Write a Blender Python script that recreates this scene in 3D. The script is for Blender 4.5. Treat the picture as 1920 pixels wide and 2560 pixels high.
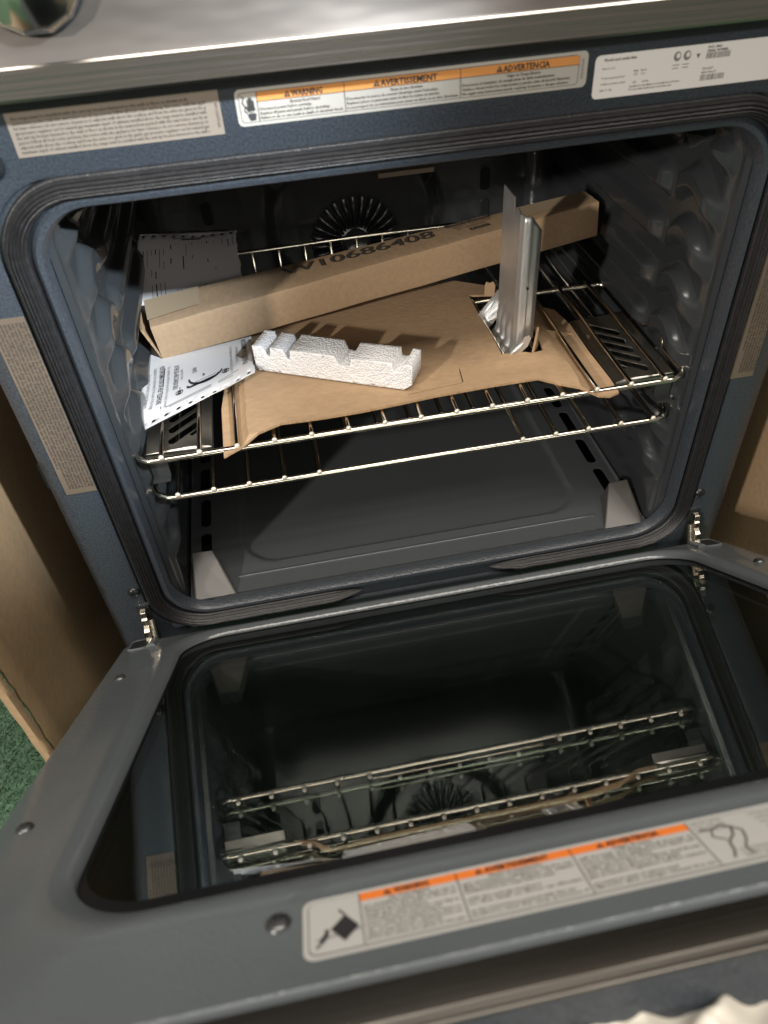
import bpy, bmesh, math, random
from mathutils import Vector, Matrix, noise
from mathutils.geometry import delaunay_2d_cdt
random.seed(7)
for o in list(bpy.data.objects): bpy.data.objects.remove(o)
S = bpy.context.scene
COL = S.collection
PI = math.pi

# ------------------------------------------------------------------ camera
cam_d = bpy.data.cameras.new('camera'); cam = bpy.data.objects.new('camera', cam_d); COL.objects.link(cam)
RC = Matrix(((0.9818008, -0.1812215, -0.0567973), (0.1652018, 0.6674388, 0.7261087), (-0.0936778, -0.7222771, 0.6852301)))
cam.matrix_world = Matrix.Translation((-0.12922, -0.61716, 0.69134)) @ RC.transposed().to_4x4()
cam_d.sensor_fit = 'HORIZONTAL'; cam_d.sensor_width = 36.0; cam_d.lens = 36.0*1899.02/1920
cam_d.clip_start = 0.02; cam_d.clip_end = 50
cam_d.dof.use_dof = True; cam_d.dof.focus_distance = 0.93; cam_d.dof.aperture_fstop = 8.5
S.camera = cam

# ------------------------------------------------------------------ light
W = bpy.data.worlds.new('World'); S.world = W; W.use_nodes = True
wn = W.node_tree; bg = wn.nodes['Background']
bg.inputs[0].default_value = (1.0, 0.90, 0.80, 1); bg.inputs[1].default_value = 0.18
def area(name, loc, target, power, size, color, size_y=None):
    l = bpy.data.lights.new(name, 'AREA'); l.energy = power; l.color = color; l.size = size
    if size_y: l.shape = 'RECTANGLE'; l.size_y = size_y
    else: l.shape = 'DISK'
    o = bpy.data.objects.new(name, l); COL.objects.link(o); o.location = loc
    d = Vector(target) - Vector(loc); o.rotation_euler = d.to_track_quat('-Z', 'Y').to_euler()
    return o
area('shop_lamp_left', (-2.28, -2.29, 1.53), (0, .1, .25), 104, .14, (1.0, .93, .84))
area('front_fill', (.3, -2.7, 1.55), (0, .3, .25), 9, 1.0, (1.0, .93, .84), .5)  # unseen soft fill, added to brighten the inside of the oven
sp = bpy.data.lights.new('left_side_fill_spot', 'SPOT'); sp.energy = 330; sp.color = (.84, .92, 1.0); sp.spot_size = math.radians(24); sp.spot_blend = 1.0; sp.shadow_soft_size = .03  # direction follows the shadow edges; narrow cone is added to brighten the left side
spo = bpy.data.objects.new('left_side_fill_spot', sp); COL.objects.link(spo); spo.location = (.56, -.94, 1.19)
spo.rotation_euler = (Vector((-.335, .05, .44))-Vector(spo.location)).to_track_quat('-Z', 'Y').to_euler()
area('overhead_fill', (.25, -.95, 2.6), (.25, -.95, 0), 84, 3.2, (1.0, .92, .82), .60)  # unseen overhead fill, added to light the door and reflect in the floor bosses
S.view_settings.view_transform = 'Standard'; S.view_settings.look = 'None'
S.view_settings.exposure = 0; S.view_settings.gamma = 1

# ------------------------------------------------------------------ materials
MATS = {}
def mat(name, col, rough=.5, metal=0., noise_amt=0., noise_scale=40., bump=0., bump_scale=200., spec=None, aniso=None,
        coat=0., col2=None, bump_detail=3., stretch=None, rvar=0.):
    m = bpy.data.materials.new(name); m.use_nodes = True; nt = m.node_tree; b = nt.nodes['Principled BSDF']
    b.inputs['Base Color'].default_value = (*col, 1); b.inputs['Roughness'].default_value = rough
    b.inputs['Metallic'].default_value = metal
    if spec is not None: b.inputs['Specular IOR Level'].default_value = spec
    if coat: b.inputs['Coat Weight'].default_value = coat; b.inputs['Coat Roughness'].default_value = .05
    tc = nt.nodes.new('ShaderNodeTexCoord'); vec = tc.outputs['Object']
    if stretch:
        mp = nt.nodes.new('ShaderNodeMapping'); mp.inputs['Scale'].default_value = stretch
        nt.links.new(vec, mp.inputs[0]); vec = mp.outputs[0]
    if noise_amt > 0 or col2:
        n = nt.nodes.new('ShaderNodeTexNoise'); n.inputs['Scale'].default_value = noise_scale; n.inputs['Detail'].default_value = 5
        nt.links.new(vec, n.inputs['Vector'])
        r = nt.nodes.new('ShaderNodeValToRGB'); r.color_ramp.elements[0].position = .3; r.color_ramp.elements[1].position = .7
        c2 = col2 if col2 else tuple(c*(1-noise_amt) for c in col)
        r.color_ramp.elements[0].color = (*c2, 1); r.color_ramp.elements[1].color = (*[min(1, c*(1+(0 if col2 else noise_amt*.6))) for c in col], 1)
        nt.links.new(n.outputs[0], r.inputs[0]); nt.links.new(r.outputs[0], b.inputs['Base Color'])
    if rvar > 0:
        n3 = nt.nodes.new('ShaderNodeTexNoise'); n3.inputs['Scale'].default_value = 9; n3.inputs['Detail'].default_value = 6
        nt.links.new(vec, n3.inputs['Vector'])
        mr = nt.nodes.new('ShaderNodeMapRange'); mr.inputs['To Min'].default_value = max(0, rough-rvar); mr.inputs['To Max'].default_value = rough+rvar
        nt.links.new(n3.outputs[0], mr.inputs[0]); nt.links.new(mr.outputs[0], b.inputs['Roughness'])
    if bump > 0:
        n2 = nt.nodes.new('ShaderNodeTexNoise'); n2.inputs['Scale'].default_value = bump_scale; n2.inputs['Detail'].default_value = bump_detail
        nt.links.new(vec, n2.inputs['Vector'])
        bp = nt.nodes.new('ShaderNodeBump'); bp.inputs['Strength'].default_value = bump; bp.inputs['Distance'].default_value = .001
        nt.links.new(n2.outputs[0], bp.inputs['Height']); nt.links.new(bp.outputs[0], b.inputs['Normal'])
    MATS[name] = m; return m
mat('frame_enamel', (.030, .036, .044), .30, bump=.45, bump_scale=420, noise_amt=.38, noise_scale=520, rvar=.07)
mat('door_enamel', (.100, .113, .120), .17, bump=.22, bump_scale=380, rvar=.09, noise_amt=.12, noise_scale=6)
mat('cavity_enamel', (.026, .029, .031), .17, bump=.05, bump_scale=60, rvar=.05, spec=.6)
mat('floor_enamel', (.058, .063, .068), .20, bump=.04, bump_scale=90, rvar=.05)
mat('gasket_cloth', (.013, .0125, .013), .42, bump=.6, bump_scale=700, noise_amt=.3, noise_scale=160)
mat('black_steel', (.010, .011, .012), .45)
mat('glass_border', (.008, .009, .010), .30, spec=.15)
mat('void', (.003, .005, .005), .8)
mat('chrome_wire', (.78, .72, .62), .14, 1.0, rvar=.06)
mat('wire_end', (.85, .80, .70), .42, .6, bump=.8, bump_scale=900)
mat('stainless', (.24, .222, .205), .34, 1.0, bump=.9, bump_scale=7, rvar=.08, stretch=(.35, 1, 1), bump_detail=4)
MATS['stainless'].node_tree.nodes['Bump'].inputs['Distance'].default_value = .007
mat('stainless_strip', (.40, .37, .34), .26, 1.0, bump=.5, bump_scale=300, stretch=(.02, 1, 1), rvar=.05)
mat('door_edge_steel', (.13, .122, .110), .36, 1.0, bump=.3, bump_scale=300, stretch=(.02, 1, 1))
mat('chrome', (.85, .83, .80), .16, 1.0)
mat('galvanised', (.66, .665, .67), .42, .85, noise_amt=.10, noise_scale=35, bump=.25, bump_scale=60, rvar=.07)
mat('plate_steel', (.60, .57, .52), .30, 1.0, bump=.2, bump_scale=90, rvar=.05)
mat('cardboard', (.345, .235, .140), .82, noise_amt=.10, noise_scale=170, bump=.45, bump_scale=420, stretch=(1, .5, 1))
mat('cardboard_flat', (.355, .238, .138), .84, noise_amt=.10, noise_scale=150, bump=.5, bump_scale=320, stretch=(.6, 1, 1))
mat('cardboard_edge', (.34, .22, .12), .9, noise_amt=.3, noise_scale=300)
mat('cardboard_dark', (.27, .180, .098), .85, noise_amt=.09, noise_scale=120, bump=.5, bump_scale=120)
mat('tape', (.39, .30, .20), .32, coat=.3)
mat('paper', (.56, .55, .545), .7, noise_amt=.05, noise_scale=9, bump=.25, bump_scale=14)
MATS['paper'].node_tree.nodes['Bump'].inputs['Distance'].default_value = .004
mat('ink', (.022, .022, .024), .7)
mat('ink_soft', (.16, .155, .15), .7)
mat('box_ink', (.05, .042, .035), .8)
mat('label_silver', (.44, .42, .38), .36, .30, bump=.4, bump_scale=12)
mat('boss_enamel', (.055, .052, .048), .26, spec=.26)
mat('label_silver_door_lit', (.60, .60, .58), .34, .2, bump=.3, bump_scale=12)  # lighter copy of the silver: stronger light on the door put into the colour
mat('label_brown', (.135, .105, .080), .34, .25, noise_amt=.2, noise_scale=14, bump=.5, bump_scale=25)
mat('brown_ink', (.035, .028, .022), .6)
mat('label_white', (.62, .60, .58), .30, bump=.2, bump_scale=12)
mat('label_tan', (.21, .178, .145), .36, .20, noise_amt=.12, noise_scale=8, bump=.5, bump_scale=25)
mat('label_ink', (.055, .047, .036), .6)
mat('label_grey_ink', (.11, .105, .10), .6)
mat('orange', (.50, .215, .06), .42)
mat('orange_door_lit', (.86, .22, .035), .42)  # brighter copy of the orange, with the door's light put into the colour
mat('screw_steel', (.10, .105, .105), .34, .8)
mat('screw_black', (.015, .017, .019), .3, .3)
mat('hinge_steel', (.66, .60, .50), .22, 1.0, rvar=.08)
mat('fan_steel', (.060, .062, .066), .20, .6)
mat('tan_ceramic', (.42, .33, .24), .7)
mat('carpet', (.075, .150, .090), .95, noise_amt=.5, noise_scale=260)
mat('torn_fibre', (.50, .36, .22), .95, noise_amt=.3, noise_scale=200)
# expanded polystyrene: bead relief
m = mat('foam', (.70, .705, .715), .62)
nt = m.node_tree; b = nt.nodes['Principled BSDF']; tc = nt.nodes.new('ShaderNodeTexCoord')
v = nt.nodes.new('ShaderNodeTexVoronoi'); v.inputs['Scale'].default_value = 430
nt.links.new(tc.outputs['Object'], v.inputs['Vector'])
bp_ = nt.nodes.new('ShaderNodeBump'); bp_.inputs['Strength'].default_value = .9; bp_.inputs['Distance'].default_value = .0013; bp_.invert = True
nt.links.new(v.outputs['Distance'], bp_.inputs['Height']); nt.links.new(bp_.outputs[0], b.inputs['Normal'])
b.inputs['Subsurface Weight'].default_value = .25; b.inputs['Subsurface Radius'].default_value = (.004, .004, .004); b.inputs['Subsurface Scale'].default_value = 1
# oven window glass: clear pane with mirror-like face
def glass(name, tint, ior):
    m = bpy.data.materials.new(name); m.use_nodes = True; nt = m.node_tree; nt.nodes.remove(nt.nodes['Principled BSDF'])
    out = nt.nodes['Material Output']; t = nt.nodes.new('ShaderNodeBsdfTransparent'); t.inputs[0].default_value = (*tint, 1)
    g = nt.nodes.new('ShaderNodeBsdfGlossy'); g.inputs['Roughness'].default_value = .022; g.inputs[0].default_value = (1, 1, 1, 1)
    f = nt.nodes.new('ShaderNodeFresnel'); f.inputs['IOR'].default_value = ior
    mx = nt.nodes.new('ShaderNodeMixShader'); mu = nt.nodes.new('ShaderNodeMath'); mu.operation = 'MULTIPLY'; mu.inputs[1].default_value = .23; nt.links.new(f.outputs[0], mu.inputs[0]); nt.links.new(mu.outputs[0], mx.inputs[0]); nt.links.new(t.outputs[0], mx.inputs[1]); nt.links.new(g.outputs[0], mx.inputs[2])
    df = nt.nodes.new('ShaderNodeBsdfDiffuse'); df.inputs[0].default_value = (.50, .62, .56, 1)
    nz = nt.nodes.new('ShaderNodeTexNoise'); nz.inputs['Scale'].default_value = 6; nz.inputs['Detail'].default_value = 7; tcg = nt.nodes.new('ShaderNodeTexCoord'); nt.links.new(tcg.outputs['Object'], nz.inputs['Vector'])
    mg = nt.nodes.new('ShaderNodeMapRange'); mg.inputs['From Min'].default_value = .42; mg.inputs['From Max'].default_value = .75; mg.inputs['To Min'].default_value = .0015; mg.inputs['To Max'].default_value = .006; nt.links.new(nz.outputs[0], mg.inputs[0])
    m2 = nt.nodes.new('ShaderNodeMixShader'); nt.links.new(mg.outputs[0], m2.inputs[0]); nt.links.new(mx.outputs[0], m2.inputs[1]); nt.links.new(df.outputs[0], m2.inputs[2])
    nt.links.new(m2.outputs[0], out.inputs['Surface']); MATS[name] = m
glass('window_glass', (.62, .70, .66), 1.55)
glass('window_glass_inner', (.35, .45, .40), 1.5)
def film(name, tint, fac, rough):
    m = bpy.data.materials.new(name); m.use_nodes = True; nt = m.node_tree; nt.nodes.remove(nt.nodes['Principled BSDF'])
    out = nt.nodes['Material Output']; t = nt.nodes.new('ShaderNodeBsdfTransparent'); t.inputs[0].default_value = (*tint, 1)
    g = nt.nodes.new('ShaderNodeBsdfGlossy'); g.inputs['Roughness'].default_value = rough
    mx = nt.nodes.new('ShaderNodeMixShader'); mx.inputs[0].default_value = fac
    nt.links.new(t.outputs[0], mx.inputs[1]); nt.links.new(g.outputs[0], mx.inputs[2]); nt.links.new(mx.outputs[0], out.inputs['Surface']); MATS[name] = m
film('clear_film', (.93, .95, .97), .16, .12)
mat('milky_wrap', (.60, .57, .50), .38, bump=.6, bump_scale=9)

# ------------------------------------------------------------------ helpers
def empty(name, loc=(0, 0, 0), **p):
    o = bpy.data.objects.new(name, None); COL.objects.link(o); o.location = loc; o.empty_display_size = .03
    for k, v_ in p.items(): o[k] = v_
    return o
def link(name, me, parent=None, **p):
    o = bpy.data.objects.new(name, me); COL.objects.link(o)
    if parent: o.parent = parent; o.matrix_parent_inverse = Matrix.Identity(4)
    for k, v_ in p.items(): o[k] = v_
    return o
class MB:
    """collects vertices and faces for one mesh"""
    def __init__(s): s.v = []; s.f = []; s.m = []; s.mats = []
    def mi(s, m):
        if m not in s.mats: s.mats.append(m)
        return s.mats.index(m)
    def add(s, vs, fs, m):
        n = len(s.v); s.v += [tuple(x) for x in vs]; k = s.mi(m)
        for f in fs: s.f.append([i+n for i in f]); s.m.append(k)
    def box(s, a, b, m, M=None):
        x0, y0, z0 = a; x1, y1, z1 = b
        vs = [Vector(p) for p in ((x0,y0,z0),(x1,y0,z0),(x1,y1,z0),(x0,y1,z0),(x0,y0,z1),(x1,y0,z1),(x1,y1,z1),(x0,y1,z1))]
        if M: vs = [M @ p for p in vs]
        s.add(vs, [(0,3,2,1),(4,5,6,7),(0,1,5,4),(1,2,6,5),(2,3,7,6),(3,0,4,7)], m)
    def tube(s, pts, r, m, n=10, caps=True, closed=False):
        pts = [Vector(p) for p in pts]; rings = []; N = len(pts); ref = None
        for i, p in enumerate(pts):
            if closed: t = (pts[(i+1) % N]-pts[i-1]).normalized()
            else: t = (pts[min(i+1, N-1)]-pts[max(i-1, 0)]).normalized()
            if ref is None:
                ref = t.cross(Vector((0, 0, 1)));  ref = ref if ref.length > .1 else t.cross(Vector((1, 0, 0)))
            ref = (ref - t*ref.dot(t)).normalized(); q = t.cross(ref)
            rr = r[i] if isinstance(r, (list, tuple)) else r
            rings.append([p+(ref*math.cos(2*PI*k/n)+q*math.sin(2*PI*k/n))*rr for k in range(n)])
        vs = [x for ring in rings for x in ring]; fs = []
        for i in range(N if closed else N-1):
            a = i*n; c = ((i+1) % N)*n
            for k in range(n): fs.append((a+k, a+(k+1) % n, c+(k+1) % n, c+k))
        if caps and not closed: fs.append(tuple(range(n-1, -1, -1))); fs.append(tuple((N-1)*n+k for k in range(n)))
        s.add(vs, fs, m)
    def lathe(s, prof, M, m, n=32):
        vs = []; fs = []
        for (r, h) in prof:
            for k in range(n): vs.append(M @ Vector((r*math.cos(2*PI*k/n), r*math.sin(2*PI*k/n), h)))
        for i in range(len(prof)-1):
            for k in range(n): fs.append((i*n+k, i*n+(k+1) % n, (i+1)*n+(k+1) % n, (i+1)*n+k))
        fs.append(tuple(range(n-1, -1, -1))); fs.append(tuple((len(prof)-1)*n+k for k in range(n)))
        s.add(vs, fs, m)
    def build(s, name, parent=None, smooth=None, **p):
        me = bpy.data.meshes.new(name); me.from_pydata(s.v, [], s.f)
        for q in s.mats: me.materials.append(MATS[q])
        me.polygons.foreach_set('material_index', s.m)
        if smooth is not None:
            me.polygons.foreach_set('use_smooth', [True]*len(me.polygons)); me.update()
            bm = bmesh.new(); bm.from_mesh(me)
            for e in bm.edges:
                if len(e.link_faces) == 2 and e.calc_face_angle(0) > math.radians(smooth): e.smooth = False
            bm.to_mesh(me); bm.free()
        me.update()
        return link(name, me, parent, **p)
def rrect(x0, x1, z0, z1, r, k=8, ns=1, nt=1):
    """rounded rectangle loop (a,b); ns points along upright sides, nt along horizontal ones"""
    pts = []
    C = ((x1-r, z0+r, -PI/2), (x1-r, z1-r, 0), (x0+r, z1-r, PI/2), (x0+r, z0+r, PI))
    for ci, (cx, cz, a0) in enumerate(C):
        for i in range(k+1):
            a = a0+PI/2*i/k; pts.append((cx+r*math.cos(a), cz+r*math.sin(a)))
        n = ns if ci in (0, 2) else nt
        nx, nz, na = C[(ci+1) % 4]; a = a0+PI/2
        p0 = pts[-1]; p1 = (nx+r*math.cos(na), nz+r*math.sin(na))
        for i in range(1, n): pts.append((p0[0]+(p1[0]-p0[0])*i/n, p0[1]+(p1[1]-p0[1])*i/n))
    return pts
def loft(mb, loops, m, cap_last=False, cap_first=False, closed=True):
    n = len(loops[0]); vs = [p for L in loops for p in L]; fs = []
    for i in range(len(loops)-1):
        for k in range(n if closed else n-1): fs.append((i*n+k, (i+1)*n+k, (i+1)*n+(k+1) % n, i*n+(k+1) % n))
    if cap_last: fs.append(tuple((len(loops)-1)*n+k for k in range(n)))
    if cap_first: fs.append(tuple(range(n-1, -1, -1)))
    mb.add(vs, fs, m)
def inside(p, poly):
    c = False; j = len(poly)-1; x, y = p
    for i in range(len(poly)):
        xi, yi = poly[i][0], poly[i][1]; xj, yj = poly[j][0], poly[j][1]
        if (yi > y) != (yj > y) and x < (xj-xi)*(y-yi)/(yj-yi)+xi: c = not c
        j = i
    return c
def sheet(mb, outer, holes, zf, th, m, m_edge=None, grid=None, M=None):
    """flat sheet with holes, real thickness th, height zf(x,y)"""
    vs = []; es = []
    def addl(L):
        n = len(vs)
        for i, p in enumerate(L): vs.append(Vector((p[0], p[1]))); es.append((n+i, n+(i+1) % len(L)))
    addl(outer)
    for h in holes: addl(h)
    if grid:
        xs = [p[0] for p in outer]; ys = [p[1] for p in outer]
        x = min(xs)+grid*.5
        while x < max(xs):
            y = min(ys)+grid*.5
            while y < max(ys):
                q = (x+random.uniform(-.15, .15)*grid, y+random.uniform(-.15, .15)*grid)
                if inside(q, outer) and not any(inside(q, h) for h in holes): vs.append(Vector(q))
                y += grid
            x += grid
    V, E_, F, *_ = delaunay_2d_cdt(vs, es, [], 0, 1e-6)
    T = []
    for f in F:
        c = sum((V[i] for i in f), Vector((0, 0)))/len(f)
        if inside(c, outer) and not any(inside(c, h) for h in holes): T.append(tuple(f))
    top = [Vector((q.x, q.y, zf(q.x, q.y))) for q in V]; bot = [p-Vector((0, 0, th)) for p in top]
    if M: top = [M @ p for p in top]; bot = [M @ p for p in bot]
    n = len(V)
    def area2(f):
        a, b_, c = V[f[0]], V[f[1]], V[f[2]]; return (b_-a).cross(c-a)
    T = [f if area2(f) > 0 else tuple(reversed(f)) for f in T]
    mb.add(top+bot, T+[tuple(i+n for i in reversed(f)) for f in T], m)
    cnt = {}
    for f in T:
        for i in range(3):
            e = (f[i], f[(i+1) % 3]); cnt[e] = cnt.get(e, 0)+1
    side = [e for e in cnt if (e[1], e[0]) not in cnt]
    mb.add(top+bot, [(e[0], e[0]+n, e[1]+n, e[1]) for e in side], m_edge or m)
TXT = {}
def text_mesh(s, size, bold=0., sx=1., align='LEFT'):
    key = (s, size, bold, sx, align)
    if key in TXT: return TXT[key]
    c = bpy.data.curves.new('t', 'FONT'); c.body = s; c.size = size; c.resolution_u = 1 if size < .008 else 3
    c.align_x = align; c.offset = bold*size; c.fill_mode = 'FRONT' if hasattr(c, 'fill_mode') else c.fill_mode
    o = bpy.data.objects.new('t', c); COL.objects.link(o); me = bpy.data.meshes.new_from_object(o)
    vs = [(p.co.x*sx, p.co.y) for p in me.vertices]; fs = [tuple(p.vertices) for p in me.polygons]
    bpy.data.objects.remove(o); bpy.data.meshes.remove(me); bpy.data.curves.remove(c)
    TXT[key] = (vs, fs); return vs, fs
class Print:
    """flat print laid on a surface: local (x, y) mapped by fn(x, y, lift)"""
    def __init__(s, mb, fn): s.mb = mb; s.fn = fn; s.L = 1
    def poly(s, pts, m, l=1): s.mb.add([s.fn(x, y, l*.00018) for x, y in pts], [tuple(range(len(pts)))], m)
    def rect(s, x, y, w, h, m, l=1): s.poly([(x, y), (x+w, y), (x+w, y+h), (x, y+h)], m, l)
    def round(s, x, y, w, h, r, m, l=0): s.poly(rrect(x, x+w, y, y+h, r, 6), m, l)
    def line(s, x0, y0, x1, y1, w, m, l=1):
        d = Vector((x1-x0, y1-y0)).normalized()*w/2; n = Vector((-d.y, d.x))
        s.poly([(x0-n.x, y0-n.y), (x1-n.x, y1-n.y), (x1+n.x, y1+n.y), (x0+n.x, y0+n.y)], m, l)
    def path(s, pts, w, m, l=1):
        for a, b_ in zip(pts, pts[1:]): s.line(*a, *b_, w, m, l)
    def text(s, t, x, y, size, m, sx=1., bold=0., align='LEFT', rot=0., l=2, fit=None):
        vs, fs = text_mesh(t, size, bold, sx, align)
        if fit and vs:
            w = max(p[0] for p in vs)-min(p[0] for p in vs); k = fit/w; vs = [(p[0]*k, p[1]) for p in vs]
        c, q = math.cos(rot), math.sin(rot)
        s.mb.add([s.fn(x+a*c-b_*q, y+a*q+b_*c, l*.00018) for a, b_ in vs], fs, m)
    def warn(s, x, y, h, m, mb_, l=2):
        s.poly([(x, y), (x+h*1.1, y), (x+h*.55, y+h)], m, l)
        s.rect(x+h*.49, y+h*.30, h*.12, h*.38, mb_, l+1); s.rect(x+h*.49, y+h*.12, h*.12, h*.11, mb_, l+1)
WORDS = 'the range must be installed with the anti tip bracket fastened to the wall or floor as shown in the instructions packed with this unit before use by any person follow all local codes and keep this notice with the appliance for later reference do not remove clearances to adjacent walls above the cooktop and from the sides are given in the guide gas pressure regulator set for natural gas maximum depth of cabinets installed above'.split()
WI = [0]
def words(n):
    out = ''
    while len(out) < n: out += WORDS[WI[0] % len(WORDS)]+' '; WI[0] += 1
    return out[:n].strip()
def smooth(a, b_, x):
    t = max(0, min(1, (x-a)/(b_-a))); return t*t*(3-2*t)

# ------------------------------------------------------------------ setting
mb = MB()
n = 150; X0, X1, Y0, Y1 = -1.05, -.38, -.75, .55
vs = []; fs = []
for i in range(n+1):
    for j in range(n+1):
        x = X0+(X1-X0)*i/n; y = Y0+(Y1-Y0)*j/n
        vs.append((x, y, -.36+.006*noise.noise(Vector((x*110, y*110, 0)))+.004*noise.noise(Vector((x*230, y*230, 3)))))
for i in range(n):
    for j in range(n): a = i*(n+1)+j; fs.append((a, a+n+1, a+n+2, a+1))
mb.add(vs, fs, 'carpet')
mb.add([(-3, -3, -.365), (3, -3, -.365), (3, 3, -.365), (-3, 3, -.365)], [(0, 1, 2, 3)], 'carpet')
mb.build('carpet', None, 60, kind='structure', label='green cut pile carpet under the oven')
mb = MB()
for i in range(20000):
    x = random.uniform(-.95, -.45); y = random.uniform(-.45, .28); h = random.uniform(.004, .009); a = random.uniform(0, 2*PI); w = .0009
    dx, dy = math.cos(a)*w, math.sin(a)*w; lx, ly = random.uniform(-.005, .005), random.uniform(-.005, .005)
    mb.add([(x-dx, y-dy, -.36), (x+dx, y+dy, -.36), (x+dx*.7+lx, y+dy*.7+ly, -.36+h), (x-dx*.7+lx, y-dy*.7+ly, -.36+h)], [(0, 1, 2, 3)], 'carpet')
mb.build('carpet_tufts', None, None, kind='stuff', label='short curled tufts of the green carpet')

# ------------------------------------------------------------------ the oven
oven = empty('oven', (0, 0, 0), label='dark blue enamel oven with its door hanging half open and stickers round the opening', category='oven')
def yl(pts, y): return [(a, y, b_) for a, b_ in pts]
# front frame: outer return, soft side bend, face, step down into gasket channel, lip round the mouth
mb = MB(); K = 12
F = [(-.379, .379, -.300, .556, .004, .030), (-.381, .381, -.300, .556, .004, .006), (-.3795, .3795, -.298, .5555, .004, .0042), (-.366, .366, -.296, .555, .008, .0),
     (-.339, .339, -.034, .5015, .060, .0), (-.3365, .3365, -.0325, .499, .058, .0012), (-.3355, .3355, -.0318, .498, .057, .0042), (-.315, .315, -.012, .485, .052, .0042),
     (-.3125, .3125, -.0095, .4825, .050, .001), (-.310, .310, -.007, .480, .049, -.0022), (-.3065, .3065, -.0035, .4765, .047, -.0016), (-.3045, .3045, -.0012, .4745, .046, .003),
     (-.303, .303, .000, .473, .045, .010), (-.303, .303, -.046, .476, .034, .012)]
loft(mb, [yl(rrect(*f[:5], K), f[5]) for f in F], 'frame_enamel')
mb.build('front_frame', oven, 35, label='speckled blue enamel face around the oven mouth')
# oven body sides behind the frame
mb = MB()
for s in (-1, 1):
    mb.box((min(s*.370, s*.376), .030, -.34), (max(s*.370, s*.376), .62, .60), 'black_steel')
    mb.box((min(s*.3762, s*.3775), .075, -.34), (max(s*.3762, s*.3775), .082, .60), 'screw_black')
    mb.box((min(s*.3805, s*.385), .010, .205), (max(s*.3805, s*.385), .028, .235), 'frame_enamel')
mb.box((-.370, .60, -.34), (.370, .62, .60), 'black_steel')
mb.box((-.370, .02, -.340), (.370, .60, -.330), 'black_steel')
mb.build('body_panel', oven, label='black side and back panels of the oven')
# cavity liner
RIBZ = [.436-.0516*i for i in range(8)]
def ribx(y, z, side):
    d = 0
    for zi in RIBZ:
        bumpc = zi+.021*(smooth(.022, .070, y)-smooth(.072, .116, y))+.004*smooth(.112, .140, y)
        amp = .0140*smooth(.019, .046, y)*(1-1.0*(smooth(.092, .111, y)-smooth(.115, .134, y)))*(1-smooth(.43, .46, y))
        t = abs(z-bumpc); lo, hi = (.0060, .0180) if side > 0 else (.0045, .0185)
        if t < hi: d = max(d, amp*(1-smooth(lo, hi, t)))
    return d
def cav_loop(wx, k=0.):
    q = rrect(-wx+k, wx-k, -.046+k, .476-k, .034, 8, 270, 8)
    return q
def wallx(y): return .303-.0060*smooth(.0115, .0145, y)-.004*smooth(.018, .030, y)
mb = MB()
ys = [.012+.0024*i for i in range(54)]
while ys[-1] < .47: ys.append(ys[-1]+.010)
loops = []
for y in ys:
    wx = wallx(y); L = []
    for (a, b_) in cav_loop(wx):
        if abs(abs(a)-wx) < 1e-6: a = a-math.copysign(ribx(y, b_, a)*(.88 if a > 0 else .78), a)
        L.append((a, y, b_))
    loops.append(L)
wx = wallx(.5)
for y, k in ((.485, .004), (.495, .014), (.499, .026)): loops.append(yl(cav_loop(wx, k), y))
loft(mb, loops, 'cavity_enamel')
mb.build('cavity_liner', oven, 40, label='glossy dark enamel side walls with moulded rack ribs')
# back wall with embossed disc, side slots
mb = MB(); N = 90; vs = []; fs = []
def backy(x, z):
    r = math.hypot(x-.005, z-.235); y = .4995
    y -= .0075*(1-smooth(.112, .138, r))
    for s in (-1, 1):
        q = math.hypot(x-s*.135, z-.40); y -= .0025*(1-smooth(.004, .012, q))
    return y
for i in range(N+1):
    for j in range(N+1):
        x = -.285+.57*i/N; z = -.0+.466*j/N; vs.append((x, backy(x, z), z))
for i in range(N):
    for j in range(N): a = i*(N+1)+j; fs.append((a, a+1, a+N+2, a+N+1))
mb.add(vs, fs, 'cavity_enamel')
mb.build('back_wall', oven, 40, label='black enamel back wall with a raised disc')
for s in (-1, 1):
    for i in range(7):
        mb = MB(); z = .12+.045*i
        loft(mb, [yl(rrect(s*.205-.006, s*.205+.006, z, z+.030, .005, 4), .4975), yl(rrect(s*.205-.0075, s*.205+.0075, z-.0015, z+.0315, .006, 4), .4990)], 'cavity_enamel')
        mb.add(yl(rrect(s*.205-.006, s*.205+.006, z, z+.030, .005, 4), .4976), [tuple(range(20))], 'void')
        mb.build('vent_slot', oven, 30)
# convection fan cover: raised petals round a hub
fan = link('fan_cover', None, oven); bpy.data.objects.remove(fan)
mb = MB(); FC = Vector((.004, .4900, .206))
mb.lathe([(.026, .0), (.025, .002), (.020, .003), (.016, .001), (.0, .001)], Matrix.Translation(FC) @ Matrix.Rotation(PI/2, 4, 'X'), 'cavity_enamel', 48)
fan = mb.build('fan_cover', oven, 30, label='louvred fan cover on the back wall')
mb = MB()
prof = []
for k in range(9):
    t = k/8; w = .0018+.0036*t if t < .9 else .0048; prof.append((.022+.045*t, w, .0048*math.sin(PI*min(1, t*1.02))**.5+.0004))
vs = []; fs = []
for (r, w, h) in prof:
    for a, hh in ((-1, 0), (-.6, .8), (0, 1), (.6, .8), (1, 0)): vs.append((w*a, -h*hh-.0026, r))
for i in range(len(prof)-1):
    for k in range(4): q = i*5+k; fs.append((q, q+1, q+6, q+5))
fs.append((44, 43, 42, 41, 40))
mb.add(vs, fs, 'fan_steel'); pet0 = mb.build('petal', fan, 50)
for k in range(28):
    p = pet0 if k == 0 else pet0.copy()
    if k: COL.objects.link(p); p.parent = fan
    p.matrix_local = Matrix.Translation(FC) @ Matrix.Rotation(2*PI*k/28, 4, 'Y')
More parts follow.
